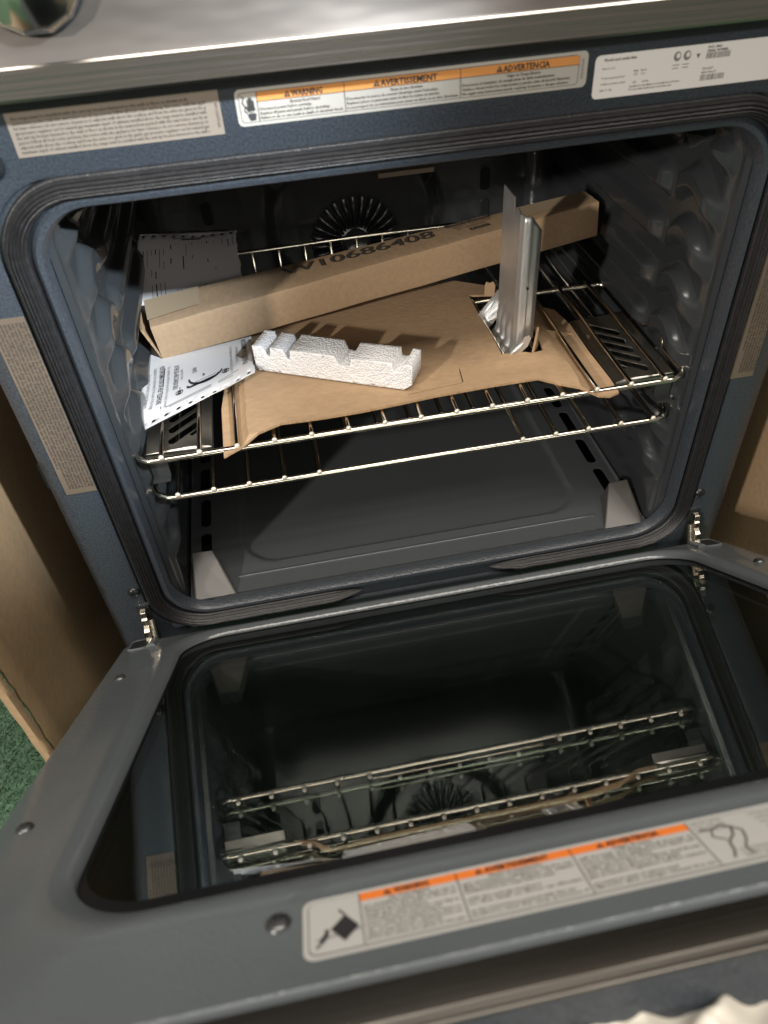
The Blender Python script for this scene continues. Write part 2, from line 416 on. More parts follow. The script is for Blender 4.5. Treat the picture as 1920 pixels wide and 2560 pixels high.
# broil element, lamp cover on the ceiling
mb = MB(); P = []
for x in (-.20, -.10, .0, .10):
    P += [(x, .10, .452), (x, .36, .452)] if len(P) % 4 == 0 else [(x, .36, .452), (x, .10, .452)]
pts = []
for i, x in enumerate([-.21, -.13, -.05, .03, .11]):
    seq = [(x, .22+.14*k/6, .452) for k in range(7)]
    if i % 2: seq.reverse()
    pts += seq
    if i < 4:
        yy = .36 if i % 2 == 0 else .22; sgn = 1 if i % 2 == 0 else -1
        pts += [(x+.04-.04*math.cos(PI*k/8), yy+sgn*.04*math.sin(PI*k/8), .452) for k in range(1, 8)]
pts += [(.118, .375, .450), (.124, .42, .440), (.125, .47, .425), (.125, .495, .425)]
mb.tube(pts, .0035, 'screw_black', 8); mb.build('broil_element', oven, 40, label='black looped heating element under the cavity roof')
mb = MB(); mb.box((.030, .40, .325), (.105, .48, .331), 'tan_ceramic'); mb.tube([(.095, .482, .33), (.108, .478, .318), (.118, .470, .30), (.110, .476, .285)], .004, 'cavity_enamel', 8)
mb.build('lamp_cover', oven, label='tan rectangular cover high on the back wall')
# floor pan
mb = MB(); zf0 = -.0076
def floorz(x, y):
    z = zf0
    ax = abs(x)
    # recessed centre panel
    d = max(ax-.222, (.066 - y), (y-.44)); rr = .045
    qx = max(ax-(.222-rr), 0); qy = max((.066+rr)-y, y-(.44-rr), 0); d = math.hypot(qx, qy)-rr
    z -= .0042*(1-smooth(-.004, .003, d))
    # raised bead along the front
    z += .0035*(1-smooth(.016, .0215, y))
    return z
holes = []
for s in (-1, 1):
    for i in range(5):
        y0 = .080+.0685*i
        holes.append([(s*.271+a, b_) for a, b_ in rrect(-.0068, .0068, y0, y0+.056, .0067, 5)])
sheet(mb, [(-.2905, .0155), (.2905, .0155), (.2905, .49), (-.2905, .49)], holes, floorz, .0012, 'floor_enamel', grid=.0042)
mb.build('floor_pan', oven, 30, label='dark enamel oven floor with slots along both sides')
mb = MB(); mb.box((-.285, .02, -.043), (.285, .49, -.038), 'void'); mb.build('under_floor', oven)
for s in (-1, 1):
    mb = MB(); A_ = [(s*.285, .0175, -.0065), (s*.2365, .0185, -.0065), (s*.2575, .070, .0245), (s*.283, .071, .0245)]
    B_ = [(s*.289, .0165, -.009), (s*.233, .0165, -.009), (s*.2535, .078, -.009), (s*.289, .080, -.009)]
    fs = [(0, 1, 2, 3)] + [(i, i+4, (i+1) % 4+4, (i+1) % 4) for i in range(4)]
    if s > 0: fs = [tuple(reversed(f)) for f in fs]
    mb.add(A_+B_, [tuple(reversed(f)) for f in fs], 'boss_enamel')
    o = mb.build('corner_boss', oven); bv = o.modifiers.new('b', 'BEVEL'); bv.width = .0012; bv.segments = 2
mb = MB(); mb.tube([(-.2345, .047, -.0092)]+[(-.232+.464*k/20, .047, -.0076) for k in range(21)]+[(.2345, .047, -.0092)], .0021, 'floor_enamel', 12); mb.build('floor_bead', oven, 60, label='raised bead along the front of the oven floor')
# sill lip between pan and mouth
mb = MB()
for y0, y1, z0, z1 in ((-.001, .0145, -.0005, -.0045),):
    mb.add([(-.262, .004, -.0006), (.262, .004, -.0006), (.262, .0150, -.0046), (-.262, .0150, -.0046)], [(0, 1, 2, 3)], 'door_enamel')
    mb.add([(-.262, .0150, -.0046), (.262, .0150, -.0046), (.262, .0155, -.0095), (-.262, .0155, -.0095)], [(0, 1, 2, 3)], 'door_enamel')
    mb.tube([(-.262, .0148, -.0050), (.262, .0148, -.0050)], .0016, 'floor_enamel', 12)
mb.build('sill', oven)
# gasket: ribbed cord sweep, open at the bottom centre
def sweep(mb, path, prof_fn, m):
    """path of (x,z); prof list of (offset outward, y)"""
    P = [Vector((a, 0, b_)) for a, b_ in path]; N = len(P); loops = []
    for i in range(N):
        t = (P[min(i+1, N-1)]-P[max(i-1, 0)]).normalized(); nrm = Vector((t.z, 0, -t.x))
        loops.append([tuple(P[i]+nrm*o_+Vector((0, y_, 0))) for o_, y_ in prof_fn(i, N)])
    loft(mb, loops, m, closed=False)
full = rrect(-.3245, .3245, -.0205, .4905, .056, 22, 40, 40)
def gpath(x_from, left):
    """from the bottom centre gap round to the top centre"""
    # parameterise as list going left-bottom -> left side -> top
    a = [p for p in full]
    q = []
    r = .056; x = x_from
    while x > -.3245+r: q.append((x, -.0205)); x -= .008
    for k in range(23): an = -PI/2-PI/2*k/22; q.append((-.3245+r+r*math.cos(an), -.0205+r+r*math.sin(an)))
    z = -.0205+r+.01
    while z < .4905-r: q.append((-.3245, z)); z += .01
    for k in range(23): an = PI-PI/2*k/22; q.append((-.3245+r+r*math.cos(an), .4905-r+r*math.sin(an)))
    x = -.3245+r+.008
    while x < 0: q.append((x, .4905)); x += .01
    q.append((0, .4905))
    return q
GP = []
for k in range(29):
    t = k/28; o_ = -.0098+.0196*t; base = .0042-.0115*math.sin(PI*min(1, max(0, t)))**.55
    GP.append((o_, base+.0010*math.cos(2*PI*t*7)))
for s, x_from, nm in ((1, -.082, 'gasket'), (-1, -.079, 'gasket')):
    mb = MB(); pth = gpath(x_from, True)
    def pf(i, N, s=s):
        k = min(1, (i+.15)/5.0)**.6
        sg = -1 if s > 0 else 1
        wob = .0006*noise.noise(Vector((i*.35, s*4, 0)))
        return [(sg*o_*k if s > 0 else -o_*k*-1*1, (y_-.0042)*k+.0042+wob) for o_, y_ in GP]
    if s < 0: pth = [(-a, b_) for a, b_ in pth]
    sweep(mb, pth, pf, 'gasket_cloth')
    if s > 0: mb.f = [list(reversed(f)) for f in mb.f]
    mb.build('gasket', oven, 60, label='left half of the ribbed black door gasket' if s > 0 else 'right half of the ribbed black door gasket')
# screws on the frame
def screw(x, y, z, r, M, m, parent):
    mb = MB()
    mb.lathe([(r*1.15, 0), (r*1.12, r*.10), (r, r*.35), (r*.75, r*.55), (r*.35, r*.62), (r*.30, r*.40), (0.0001, r*.38)], M, m, 20)
    return mb.build('screw', parent, 40)
TOY = Matrix.Rotation(PI/2, 4, 'X')
for x, z in ((-.3435, .047), (.3405, .0495)):
    screw(x, 0, z, .0060, Matrix.Translation((x, 0, z)) @ TOY, 'screw_black', oven)
screw(-.311, 0, .512, .010, Matrix.Translation((-.318, .0, .512)) @ TOY, 'screw_black', oven)
# control panel with protective film wrinkles, knob
mb = MB()
prof = [(.0, .5560), (-.024, .5560), (-.0290, .5570), (-.0300, .5590), (-.0300, .5765), (-.0292, .5775), (-.0285, .5778), (-.0282, .5786), (-.0270, .60), (-.016, .68), (-.005, .76), (.10, .78)]
loops = []
for i in range(61):
    x = -.381+.762*i/60; loops.append([(x, y, z) for y, z in prof])
n = len(prof)
vs = [p for L in loops for p in L]; fs1 = []; fs2 = []
for i in range(60):
    for k in range(n-1):
        f = (i*n+k, i*n+k+1, (i+1)*n+k+1, (i+1)*n+k); (fs2 if k >= 6 else fs1).append(f)
mb.add(vs, [tuple(reversed(f)) for f in fs1], 'stainless_strip'); mb.add(vs, [tuple(reversed(f)) for f in fs2], 'stainless')
mb.build('control_panel', oven, 25, label='brushed stainless control panel still under wrinkled film')
mb = MB(); MK = Matrix.Translation((-.2470, -.024, .628)) @ Matrix.Rotation(math.radians(83), 4, 'X')
mb.lathe([(.034, 0), (.0355, .005), (.0345, .012), (.031, .017), (.014, .031), (.009, .0335), (.0, .034)], MK, 'chrome', 14)
mb2 = MB(); mb2.lathe([(.036, -.002), (.036, .003), (.034, .005), (.0, .005)], MK, 'black_steel', 40)
kn = mb.build('knob', oven, 20, label='faceted chrome control knob'); mb2.build('knob_ring', kn, 30)
o = kn.modifiers.new('b', 'BEVEL'); o.width = .0015; o.segments = 3

# ---------------- stickers on the frame
def on_face(x0, z0, y=-.0004):
    return lambda x, z, l: (x0+x, y-l, z0+z)
# gas notice
mb = MB(); P = Print(mb, on_face(-.2950, .5152)); w, h = .1493, .0300
P.rect(0, 0, w, h, 'label_tan', 0)
for i in range(8):
    P.text(words(118 if i else 98), .0035+(0 if i else 0), h-.0052-.0032*i, .0034, 'label_ink', fit=(w-.014 if i else w-.026))
P.text('W11039716A', w-.0040, h-.008, .0030, 'label_ink', rot=-PI/2, bold=.02)
mb.build('sticker', oven, label='tan gas regulator notice left of the warning sticker')
# electrical shock warning
mb = MB(); P = Print(mb, on_face(-.1345, .5185)); w, h = .2680, .0248
P.round(0, 0, w, h, .004, 'label_silver', 0)
P.round(.0025, .0022, w-.0095, h-.0044, .003, 'ink', 1); P.round(.0029, .0026, w-.0103, h-.0052, .0027, 'label_silver', 2)
c1, c2, c3, ce = .0155, .0800, .1680, w-.0072
P.rect(c1, h-.0026-.0062, ce-c1, .0062, 'orange', 3)
for xx in (c1, c2, c3): P.rect(xx, .0026, .0004, h-.0052, 'ink', 4)
P.rect(c1, h-.0026-.0064, ce-c1, .0004, 'ink', 4)
for xa, xb, t, sub, ls in ((c1, c2, 'WARNING', 'Electrical Shock Hazard', ['Disconnect power before servicing.', 'Replace all parts and panels before operating.', 'Failure to do so can result in death or electrical shock.']),
        (c2, c3, 'AVERTISSEMENT', 'Risque de choc électrique', ["Déconnecter la source de courant électrique avant l'entretien.", 'Replacer pièces et panneaux avant de faire la remise en marche.', 'Le non-respect de ces instructions peut causer un décès ou un choc électrique.']),
        (c3, ce, 'ADVERTENCIA', 'Peligro de Choque Eléctrico', ['Desconecte el suministro de energía antes de darle mantenimiento.', 'Vuelva a colocar todos los componentes y paneles antes de hacerlo funcionar.', 'No seguir estas instrucciones puede ocasionar la muerte o choque eléctrico.'])):
    mid = (xa+xb)/2+.003; tw = len(t)*.0033
    P.text(t, mid-tw/2+.002, h-.0026-.0053, .0060, 'ink', bold=.022, l=5, fit=tw); P.warn(mid-tw/2-.0035, h-.0026-.0052, .0044, 'ink', 'orange', 5)
    P.text(sub, mid, h-.0118, .0029, 'label_ink', sx=.8, align='CENTER', bold=.01, l=5)
    for i, q in enumerate(ls): P.text(q, xa+.0014, h-.0148-.0030*i, .0029, 'label_ink', l=5, bold=.008, fit=min(xb-xa-.0030, len(q)*.00112))
P.text('W10691705A', w-.0052, h-.005, .0024, 'label_ink', rot=-PI/2, l=5)
P.path([(.0045, .0205), (.0062, .0190), (.0048, .0160), (.0068, .0135), (.0058, .0105), (.0080, .0088), (.0095, .0086)], .0006, 'ink', 5)
P.poly([(.0092, .0038), (.0130, .0038), (.0140, .0078), (.0132, .0085), (.0085, .0085), (.0078, .0074)], 'ink', 5)
P.poly([(.0085, .0098), (.0134, .0098), (.0137, .0118), (.0088, .0122)], 'ink', 5)
for xx, yy, zz in ((.0090, .0118, .0178), (.0103, .0118, .0194), (.0116, .0118, .0190), (.0129, .0112, .0174)): P.line(xx, yy, xx-.0003, zz, .0009, 'ink', 5)
P.line(.0088, .0100, .0072, .0135, .0009, 'ink', 5)
P.path([(.0080, .0086), (.0100, .0100), (.0098, .0088), (.0118, .0102), (.0116, .0090), (.0138, .0104)], .0008, 'label_silver', 6)
mb.build('sticker', oven, label='silver electrical shock warning sticker with an orange band and a hand')
# rating plate
mb = MB(); P = Print(mb, on_face(.1395, .5085)); w, h = .1600, .0302
P.round(0, 0, w, h, .004, 'label_white', 0)
P.text('Model and serial data', .007, h-.0045, .0030, 'label_grey_ink', bold=.02); P.text('Made in U.S.A.', .006, h-.0100, .0018, 'label_grey_ink')
for i, (x, y, t) in enumerate([(.006, .0135, 'Total connected load'), (.006, .0095, 'Orifice pressure rated'), (.006, .0050, 'kW  V  Hz'), (.032, .0165, 'Bake'), (.038, .0165, 'Broil'), (.032, .0140, '17.5'), (.038, .0140, '16.9'),
        (.032, .0085, '120'), (.040, .0085, '60 Hz'), (.030, .0058, 'Suitable for installation in manufactured homes'), (.030, .0036, 'For use with natural gas or propane gas')]):
    P.text(t, x, y, .0022, 'label_grey_ink', l=2)
for x in (.0665, .0745):
    P.poly([(x+.0030*math.cos(a*PI/12), h-.0065+.0034*math.sin(a*PI/12)) for a in range(24)], 'ink_soft', 1)
    P.poly([(x+.0006+.0016*math.cos(a*PI/8), h-.0060+.0018*math.sin(a*PI/8)) for a in range(16)], 'label_white', 2)
    P.rect(x-.0028, h-.0128, .0056, .0006, 'ink_soft'); P.rect(x-.0028, h-.0150, .0050, .0006, 'ink_soft')
P.poly([(.082, h-.0062), (.0855, h-.0062), (.0838, h-.0095)], 'label_grey_ink')
def bars(x, y, wd, ht):
    q = x
    while q < x+wd: b1 = random.choice((.00025, .0004, .0006)); P.rect(q, y, b1, ht, 'ink_soft'); q += b1+random.choice((.00025, .0004, .0005))
bars(.0905, h-.0105, .0200, .0042); bars(.0890, .0045, .0200, .0042)
P.text('MOD. SERIE', .0905, h-.0032, .0022, 'label_grey_ink', bold=.02); P.text('SERIAL NUMBER', .0905, h-.0058, .0024, 'label_grey_ink', bold=.02)
P.text('S/N 4207', .0890, .0122, .0024, 'label_grey_ink'); P.text('RE41146637', .0890, .0095, .0024, 'label_grey_ink')
mb.build('sticker', oven, label='white rating plate sticker with two bar codes')
# long side notices, reading down the frame
for s in (-1, 1):
    mb = MB(); L_, Wd = (.193, .0300) if s < 0 else (.200, .0265)
    if s < 0: fn = lambda x, y, l: (-.3665+y, -.0004-l-.0008*abs(math.sin(max(0, (x-.150))*60)), .3950-x)
    else: fn = lambda x, y, l: (.3345+y, -.0004-l, .4150-x)
    P = Print(mb, fn)
    for k in range(40):
        P.poly([(L_*k/40, 0), (L_*(k+1)/40, 0), (L_*(k+1)/40, Wd), (L_*k/40, Wd)], 'label_brown', 0)
    for i in range(8 if s > 0 else 9):
        P.text(words(125 if i else 90), .005, .0022+.0031*i+(.003 if s > 0 else 0), .0035, 'brown_ink', fit=L_-.012 if i else L_*.8, bold=.02)
    mb.build('sticker', oven, label='tan fine print notice down the %s side of the frame' % ('left' if s < 0 else 'right'))

# hinges
for s in (-1, 1):
    hx = .341*s
    mb = MB(); mb.box((hx-.007, -.0012, -.052), (hx+.007, .0008, .024), 'void'); mb.box((hx-.0085, -.0018, .0235), (hx+.0085, .0006, .0262), 'frame_enamel')
    h_ = mb.build('hinge', oven, label='%s door hinge' % ('left' if s < 0 else 'right'))
    mb = MB(); prof = [(-.002, .020), (-.010, .019), (-.011, .012), (-.014, .010), (-.014, .003), (-.018, .000), (-.022, -.002), (-.022, -.010), (-.026, -.013), (-.026, -.021), (-.030, -.024), (-.030, -.036), (-.036, -.042), (-.034, -.048), (-.012, -.048), (-.006, -.010)]
    n = len(prof); hw = .0034
    vs = [(hx-hw, y, z) for y, z in prof]+[(hx+hw, y, z) for y, z in prof]
    mb.add(vs, [tuple(range(n)), tuple(reversed(range(n, 2*n)))]+[(i, i+n, (i+1) % n+n, (i+1) % n) for i in range(n)], 'hinge_steel')
    o = mb.build('hinge_arm', h_); bv = o.modifiers.new('b', 'BEVEL'); bv.width = .0008; bv.segments = 2
    mb = MB(); x2 = hx-s*.0062
    mb.tube([(x2, -.008, .006), (x2, -.024, -.030)], .0040, 'hinge_steel', 12)
    mb.tube([(x2-.002, -.024, -.028), (x2+.003, -.024, -.028)], .0052, 'hinge_steel', 14); mb.build('hinge_link', h_, 30)

# ------------------------------------------------------------------ the door (local: x, s = away from hinge, o = outward from its inner face)
AD = .60042
DS = Vector((0, -math.cos(AD), math.sin(AD))); DN = Vector((0, math.sin(AD), math.cos(AD))); D0 = Vector((0, -.015, -.025))
def DP(x, s, o=0.): return Vector((x, 0, 0))+D0+DS*s+DN*o
MD = Matrix(((1, 0, 0, D0.x), (0, DS.y, DN.y, D0.y), (0, DS.z, DN.z, D0.z), (0, 0, 0, 1)))  # local (x,s,o)
mb = MB()
def dl(p, o): return [tuple(DP(a, b_, o)) for a, b_ in p]
G0, G1, GS0, GS1 = -.2985, .3085, .024, .5195
D_ = [(-.366, .366, -.002, .606, .012, -.040), (-.372, .372, .000, .6045, .016, -.010), (-.3725, .3725, .0005, .604, .017, -.004), (-.371, .371, .001, .6030, .018, .0002), (-.367, .367, .003, .6015, .020, .0022),
      (-.345, .345, .010, .5990, .028, .0026), (-.330, .336, .013, .5440, .050, .0026), (-.322, .330, .0155, .5400, .056, .0044), (-.312, .321, .018, .5330, .055, .0050), (-.304, .313, .0205, .5255, .053, .0036),
      (G0-.001, G1+.001, GS0-.001, GS1+.001, .050, .0004), (G0, G1, GS0, GS1, .049, -.0030), (G0-.002, G1+.002, GS0-.002, GS1+.002, .049, -.0060)]
loft(mb, [dl(rrect(*d[:5], K), d[5]) for d in D_], 'door_enamel')
mb.f = [list(reversed(f)) for f in mb.f]
door = mb.build('oven_door', oven, 40, label='grey blue enamel inner panel of the half open door')
mb = MB()
loft(mb, [dl(rrect(G0-.001, G1+.001, GS0-.001, GS1+.001, .049, 10), -.0038), dl(rrect(G0+.0015, G1-.0015, GS0+.001, .505, .046, 10), -.0038)], 'glass_border')
mb.build('glass_border', door, label='black printed border along the near edge of the glass')
# groove and steel end cap, outer skin
mb = MB()
prof = [(.604, -.006), (.6048, -.0012), (.606, .0004), (.6235, .0006), (.6262, -.0002), (.6278, -.0022), (.6285, -.005), (.6292, -.020), (.6285, -.042), (.60, -.046), (.0, -.046)]
loops = [[tuple(DP(x, a, b_)) for a, b_ in prof] for x in (-.379, -.378, .378, .379)]
loft(mb, loops, 'door_edge_steel', closed=False)
for s in (-1, 1):
    mb.add([DP(s*.379, -.004, -.012), DP(s*.379, .6285, -.012), DP(s*.379, .6285, -.046), DP(s*.379, -.004, -.046)], [(0, 1, 2, 3)], 'door_edge_steel')
mb.add([DP(-.379, 0, -.012), DP(.379, 0, -.012), DP(.379, 0, -.046), DP(-.379, 0, -.046)], [(0, 1, 2, 3)], 'black_steel')
mb.build('end_cap', door, 30, label='brownish steel end strip of the door')
mb = MB()
mb.add([DP(-.380, .6298, -.0058), DP(.380, .6298, -.0058), DP(.380, .6298, -.046), DP(-.380, .6298, -.046)], [(0, 1, 2, 3)], 'frame_enamel')
mb.tube([DP(-.380, .6290, -.0046), DP(.380, .6290, -.0046)], .0014, 'door_edge_steel', 10)
mb.build('outer_skin', door, 40)
mb = MB()
mb.add([tuple(DP(a, b_, -.0042)) for a, b_ in rrect(G0-.0015, G1+.0015, GS0-.0015, GS1+.0015, .049, 10)], [tuple(range(44))], 'window_glass')
mb.build('window_pane', door, label='dark reflecting inner window glass')
mb = MB()
mb.add([tuple(DP(a, b_, -.0118)) for a, b_ in rrect(G0-.004, G1+.004, GS0-.004, GS1+.004, .049, 10)], [tuple(range(44))], 'window_glass_inner')
mb.build('window_pane', door)
mb = MB()
mb.add([tuple(DP(a, b_, -.040)) for a, b_ in rrect(-.35, .36, .004, .595, .01, 4)], [tuple(range(20))], 'void')
loft(mb, [dl(rrect(-.215, .215, .105, .44, .05, 8), -.034), dl(rrect(-.205, .205, .115, .43, .042, 8), -.039)], 'screw_black')
mb.build('inner_shell', door)
for x, s_, m_, r in ((-.3500, .128, 'screw_steel', .0052), (-.3500, .409, 'screw_steel', .0052), (.3500, .128, 'screw_steel', .0052), (.3500, .409, 'screw_steel', .0052), (-.1785, .5575, 'screw_steel', .0058), (.16, .598, 'screw_steel', .0045), (-.205, .0085, 'screw_black', .0040), (.115, .0085, 'screw_black', .0040)):
    screw(0, 0, 0, r, Matrix.Translation(DP(x, s_, .0024)) @ Matrix.Rotation(-AD, 4, 'X'), m_, door)
for s in (-1, 1):
    mb = MB(); hx = .352*s
    q = rrect(hx-.009, hx+.009, .004, .034, .006, 5)
    mb.add([tuple(DP(a, b_, .0032)) for a, b_ in q], [tuple(range(len(q)))], 'void')
    loft(mb, [dl(rrect(hx-.012, hx+.012, .001, .038, .008, 5), .0022), dl(rrect(hx-.0105, hx+.0105, .0025, .036, .007, 5), .0042), dl(q, .0030)], 'door_enamel')
    mb.f = [list(reversed(f)) if len(f) == 4 else f for f in mb.f]
    mb.build('hinge_slot', door, 40)
    mb = MB(); x2 = hx-s*.016
    mb.tube([tuple(DP(x2, .012, .001)), tuple(DP(x2, .034, .001))], .006, 'door_enamel', 12); mb.build('hinge_sleeve', door, 40)
# tip-over warning sticker on the door
mb = MB(); LW, LH = .300, .0425
def on_door(x, y, l): return tuple(DP(-.1665+x, .5885-y, .0029+l))
P = Print(mb, on_door)
P.round(0, 0, LW, LH, .006, 'label_silver_door_lit', 0); P.round(.0025, .0025, LW-.005, LH-.005, .0045, 'ink', 1); P.round(.0030, .0030, LW-.006, LH-.006, .0042, 'label_silver_door_lit', 2)
c = [.0285, .0785, .1390, .2030]
P.rect(c[0], LH-.0030-.0058, c[3]-c[0], .0058, 'orange_door_lit', 3)
for xx in c: P.rect(xx, .003, .0005, LH-.006, 'ink', 4)
for (xa, xb), t, sub in (((c[0], c[1]), 'WARNING', 'Tip Over Hazard'), ((c[1], c[2]), 'AVERTISSEMENT', 'Risque de basculement'), ((c[2], c[3]), 'ADVERTENCIA', 'Peligro de vuelco')):
    tw = len(t)*.0026; mid = (xa+xb)/2
    P.text(t, mid-tw/2+.002, LH-.0080, .0056, 'ink', bold=.03, l=5, fit=tw); P.warn(mid-tw/2-.0035, LH-.0080, .0040, 'ink', 'orange_door_lit', 5)
    P.text(sub, mid, LH-.0118, .0030, 'label_ink', align='CENTER', l=5, bold=.012)
    for i in range(9):
        if i in (3, 6) and random.random() < .6: continue
        P.text(words(int(random.uniform(26, 42))), xa+.0020, LH-.0148-.00285*i, .0029, 'label_ink', l=5, bold=.008, fit=(xb-xa-.004)*random.uniform(.6, 1) if i in (2, 4, 7) else (xb-xa-.004))
# pictograms
fn0 = P.fn; P.fn = lambda x, y, l: fn0(.003+(x-.003)*.70, y, l)
P.poly([(.0270, .0080), (.0375, .0165), (.0285, .0260), (.0180, .0175)], 'ink', 5); P.line(.0285, .0255, .0245, .0305, .0012, 'ink', 5)
P.line(.0080, .0115, .0385, .0145, .0006, 'ink', 5); P.line(.0075, .0065, .0140, .0115, .0014, 'ink', 5); P.line(.0110, .0100, .0155, .0150, .0030, 'ink', 5)
P.poly([(.0152+.0016*math.cos(k*PI/6), .0165+.0016*math.sin(k*PI/6)) for k in range(12)], 'ink', 5)
P.fn = lambda x, y, l: fn0(x-.083, y, l)
P.path([(.2900, .0310), (.2960, .0300), (.3020, .0320), (.3060, .0290), (.3040, .0230), (.2990, .0180), (.2975, .0110), (.2950, .0060)], .0012, 'label_grey_ink', 5)
P.path([(.3060, .0290), (.3100, .0250), (.3080, .0180), (.3040, .0120), (.3050, .0060)], .0010, 'label_grey_ink', 5); P.path([(.2960, .0300), (.2935, .0240), (.2990, .0200)], .0008, 'label_grey_ink', 5)
for i in range(3): P.text(words(18), .288, .0360-.0035*i+.000, .0026, 'label_grey_ink', l=5); P.text(words(16), .300, .0100-.0026*i, .0024, 'label_grey_ink', l=5)
for i in range(7): P.text(words(40), .3200+.001*i, .0350-.0040*i, .0030, 'label_grey_ink', l=5)
mb.build('sticker', door, label='silver tip over warning sticker with an orange band')

# ------------------------------------------------------------------ racks
WP = .038
def rack_wires(t, xs, y0f, y1, z, r, upturn=None):
    out = []
    for i, x in enumerate(xs):
        mb = MB(); y0 = y0f(i); pts = [(x, y0, z), (x, (y0+y1)/2, z)]
        if upturn: pts += [(x, y1-.022, z), (x, y1-.010, z+.002), (x, y1-.004, z+.008), (x, y1-.001, z+upturn)]
        else: pts += [(x, y1-.01, z), (x, y1, z-.001)]
        mb.tube(pts, r, 'chrome_wire', 10)
        e = Matrix.Translation((x, y0+.0004, z)) @ Matrix.Rotation(PI/2, 4, 'X')
        mb.lathe([(r*1.04, -.0008), (r*1.06, .0004), (r*.8, .0013), (r*.4, .0016), (.0001, .0016)], e, 'wire_end', 12)
        out.append(mb.build('wire', t, 40))
    return out
def arc(cx, cy, r, a0, a1, z, n=8): return [(cx+r*math.cos(a0+(a1-a0)*k/n), cy+r*math.sin(a0+(a1-a0)*k/n), z) for k in range(n+1)]
xU = [-.2678+WP*i for i in range(15)]
rackU = empty('oven_rack', (0, 0, 0), label='upper chrome wire rack under the cardboard and packing pieces', category='oven rack', group='chrome racks in the oven')
rackL = empty('oven_rack', (0, 0, 0), label='lower chrome wire rack with a gap in the middle of its front', category='oven rack', group='chrome racks in the oven')
zb = .2182
half = [(0, .0105, zb), (.272, .0105, zb)] + arc(.272, .0305, .020, -PI/2, 0, zb)[1:] + [(.2925, .070, zb), (.2935, .076, zb+.005), (.2965, .082, zb+.013), (.2975, .104, zb+.015), (.2965, .112, zb+.010), (.2930, .122, zb+.002), (.2920, .132, zb)]
rear = [(.2915, .212, zb)] + arc(.2770, .2215, .0145, 0, PI/2, zb, 6) + [(0, .236, zb)]
h = half+rear; mb = MB(); pts = h+[(-x-.003, y, z) for x, y, z in reversed(h[1:-1])]
mb.tube(pts, .0032, 'chrome_wire', 12, closed=True); mb.build('frame', rackU, 60)
rack_wires(rackU, xU, lambda i: .0065, .2385, .2237, .0026)
zb = .1592; xL = [-.2655+WP*i for i in range(15)]
half = [(0, .0200, zb), (.268, .0200, zb)] + arc(.268, .044, .024, -PI/2, 0, zb)[1:] + [(.292, .085, zb), (.2945, .092, zb+.008), (.2965, .112, zb+.009), (.292, .122, zb), (.2915, .40, zb), (.290, .435, zb+.005), (.289, .448, zb+.02), (.286, .4545, zb+.052), (.274, .4555, zb+.066), (0, .4555, zb+.068)]
mb = MB(); mb.tube(half+[(-x, y, z) for x, y, z in reversed(half[1:-1])], .0032, 'chrome_wire', 12, closed=True); mb.build('frame', rackL, 60)
rack_wires(rackL, xL, lambda i: .0163 if (i < 5 or i > 9) else .0840, .4555, .1645, .0026, .0600)
mb = MB(); mb.tube([(xL[4]+.0045, .0885, .1592), (xL[4]+.008, .0885, .1592), (xL[10]-.008, .0885, .1592), (xL[10]-.0045, .0885, .1592)], .0030, 'chrome_wire', 12); mb.build('inset_bar', rackL, 60)

# slotted steel plates hooked under the upper rack
for s in (-1, 1):
    t = empty('slotted_plate', (s*.25, .09, .21), category='steel plate', group='slotted steel plates at the rack ends',
              label='slotted steel plate under the %s' % ('front corner of the perforated paper' if s < 0 else 'right end of the upper rack'))
    I_ = Matrix.Translation((-s*.25, -.09, -.21))
    mb = MB(); xa, xb = .2195, .2865
    out = [(s*xa, .030), (s*xb, .030), (s*xb, .168), (s*xa, .168)]; hs = []
    for k in range(6):
        y0 = .042+.0195*k; xe0, xe1 = .2330, .2650
        if k == 0: q = [(xe0, y0+.014), (xe0, y0+.022), (xe0+.010, y0+.012), (xe0+.006, y0+.008)]
        else: q = [(xe0, y0+.003), (xe0, y0+.012), (xe0+.003, y0+.0135), (xe1-.002, y0-.010), (xe1, y0-.013), (xe1-.002, y0-.020), (xe1-.006, y0-.021)]
        hs.append([(s*a, b_) for a, b_ in q])
    def pz(x, y):
        a = abs(x); e = .0035*(1-smooth(.0, .003, abs(a-.2275))*1)
        return .2112+.0022*smooth(.2265, .2285, a)+.0022*smooth(.036, .038, y)*(1-smooth(.160, .162, y))*0
    sheet(mb, out, hs, pz, .0012, 'plate_steel', grid=.004, M=I_)
    for a, b_ in (((xa, .030), (xb, .030)), ((xa, .168), (xb, .168)), ((xa, .030), (xa, .168))):
        lo = (min(s*a[0], s*b_[0])-.0005, a[1]-.0005, .2012); hi = (max(s*a[0], s*b_[0])+.0005, b_[1]+.0005, .2105); mb.box(lo, hi, 'plate_steel', I_)
    mb.build('plate', t, 30)
    mb = MB(); mb.box((min(s*.268, s*.286), .0285, .184), (max(s*.268, s*.286), .0298, .2015), 'screw_steel', I_); mb.box((min(s*.268, s*.286), .018, .1832), (max(s*.268, s*.286), .0297, .1846), 'screw_steel', I_)
    mb.build('hook', t)

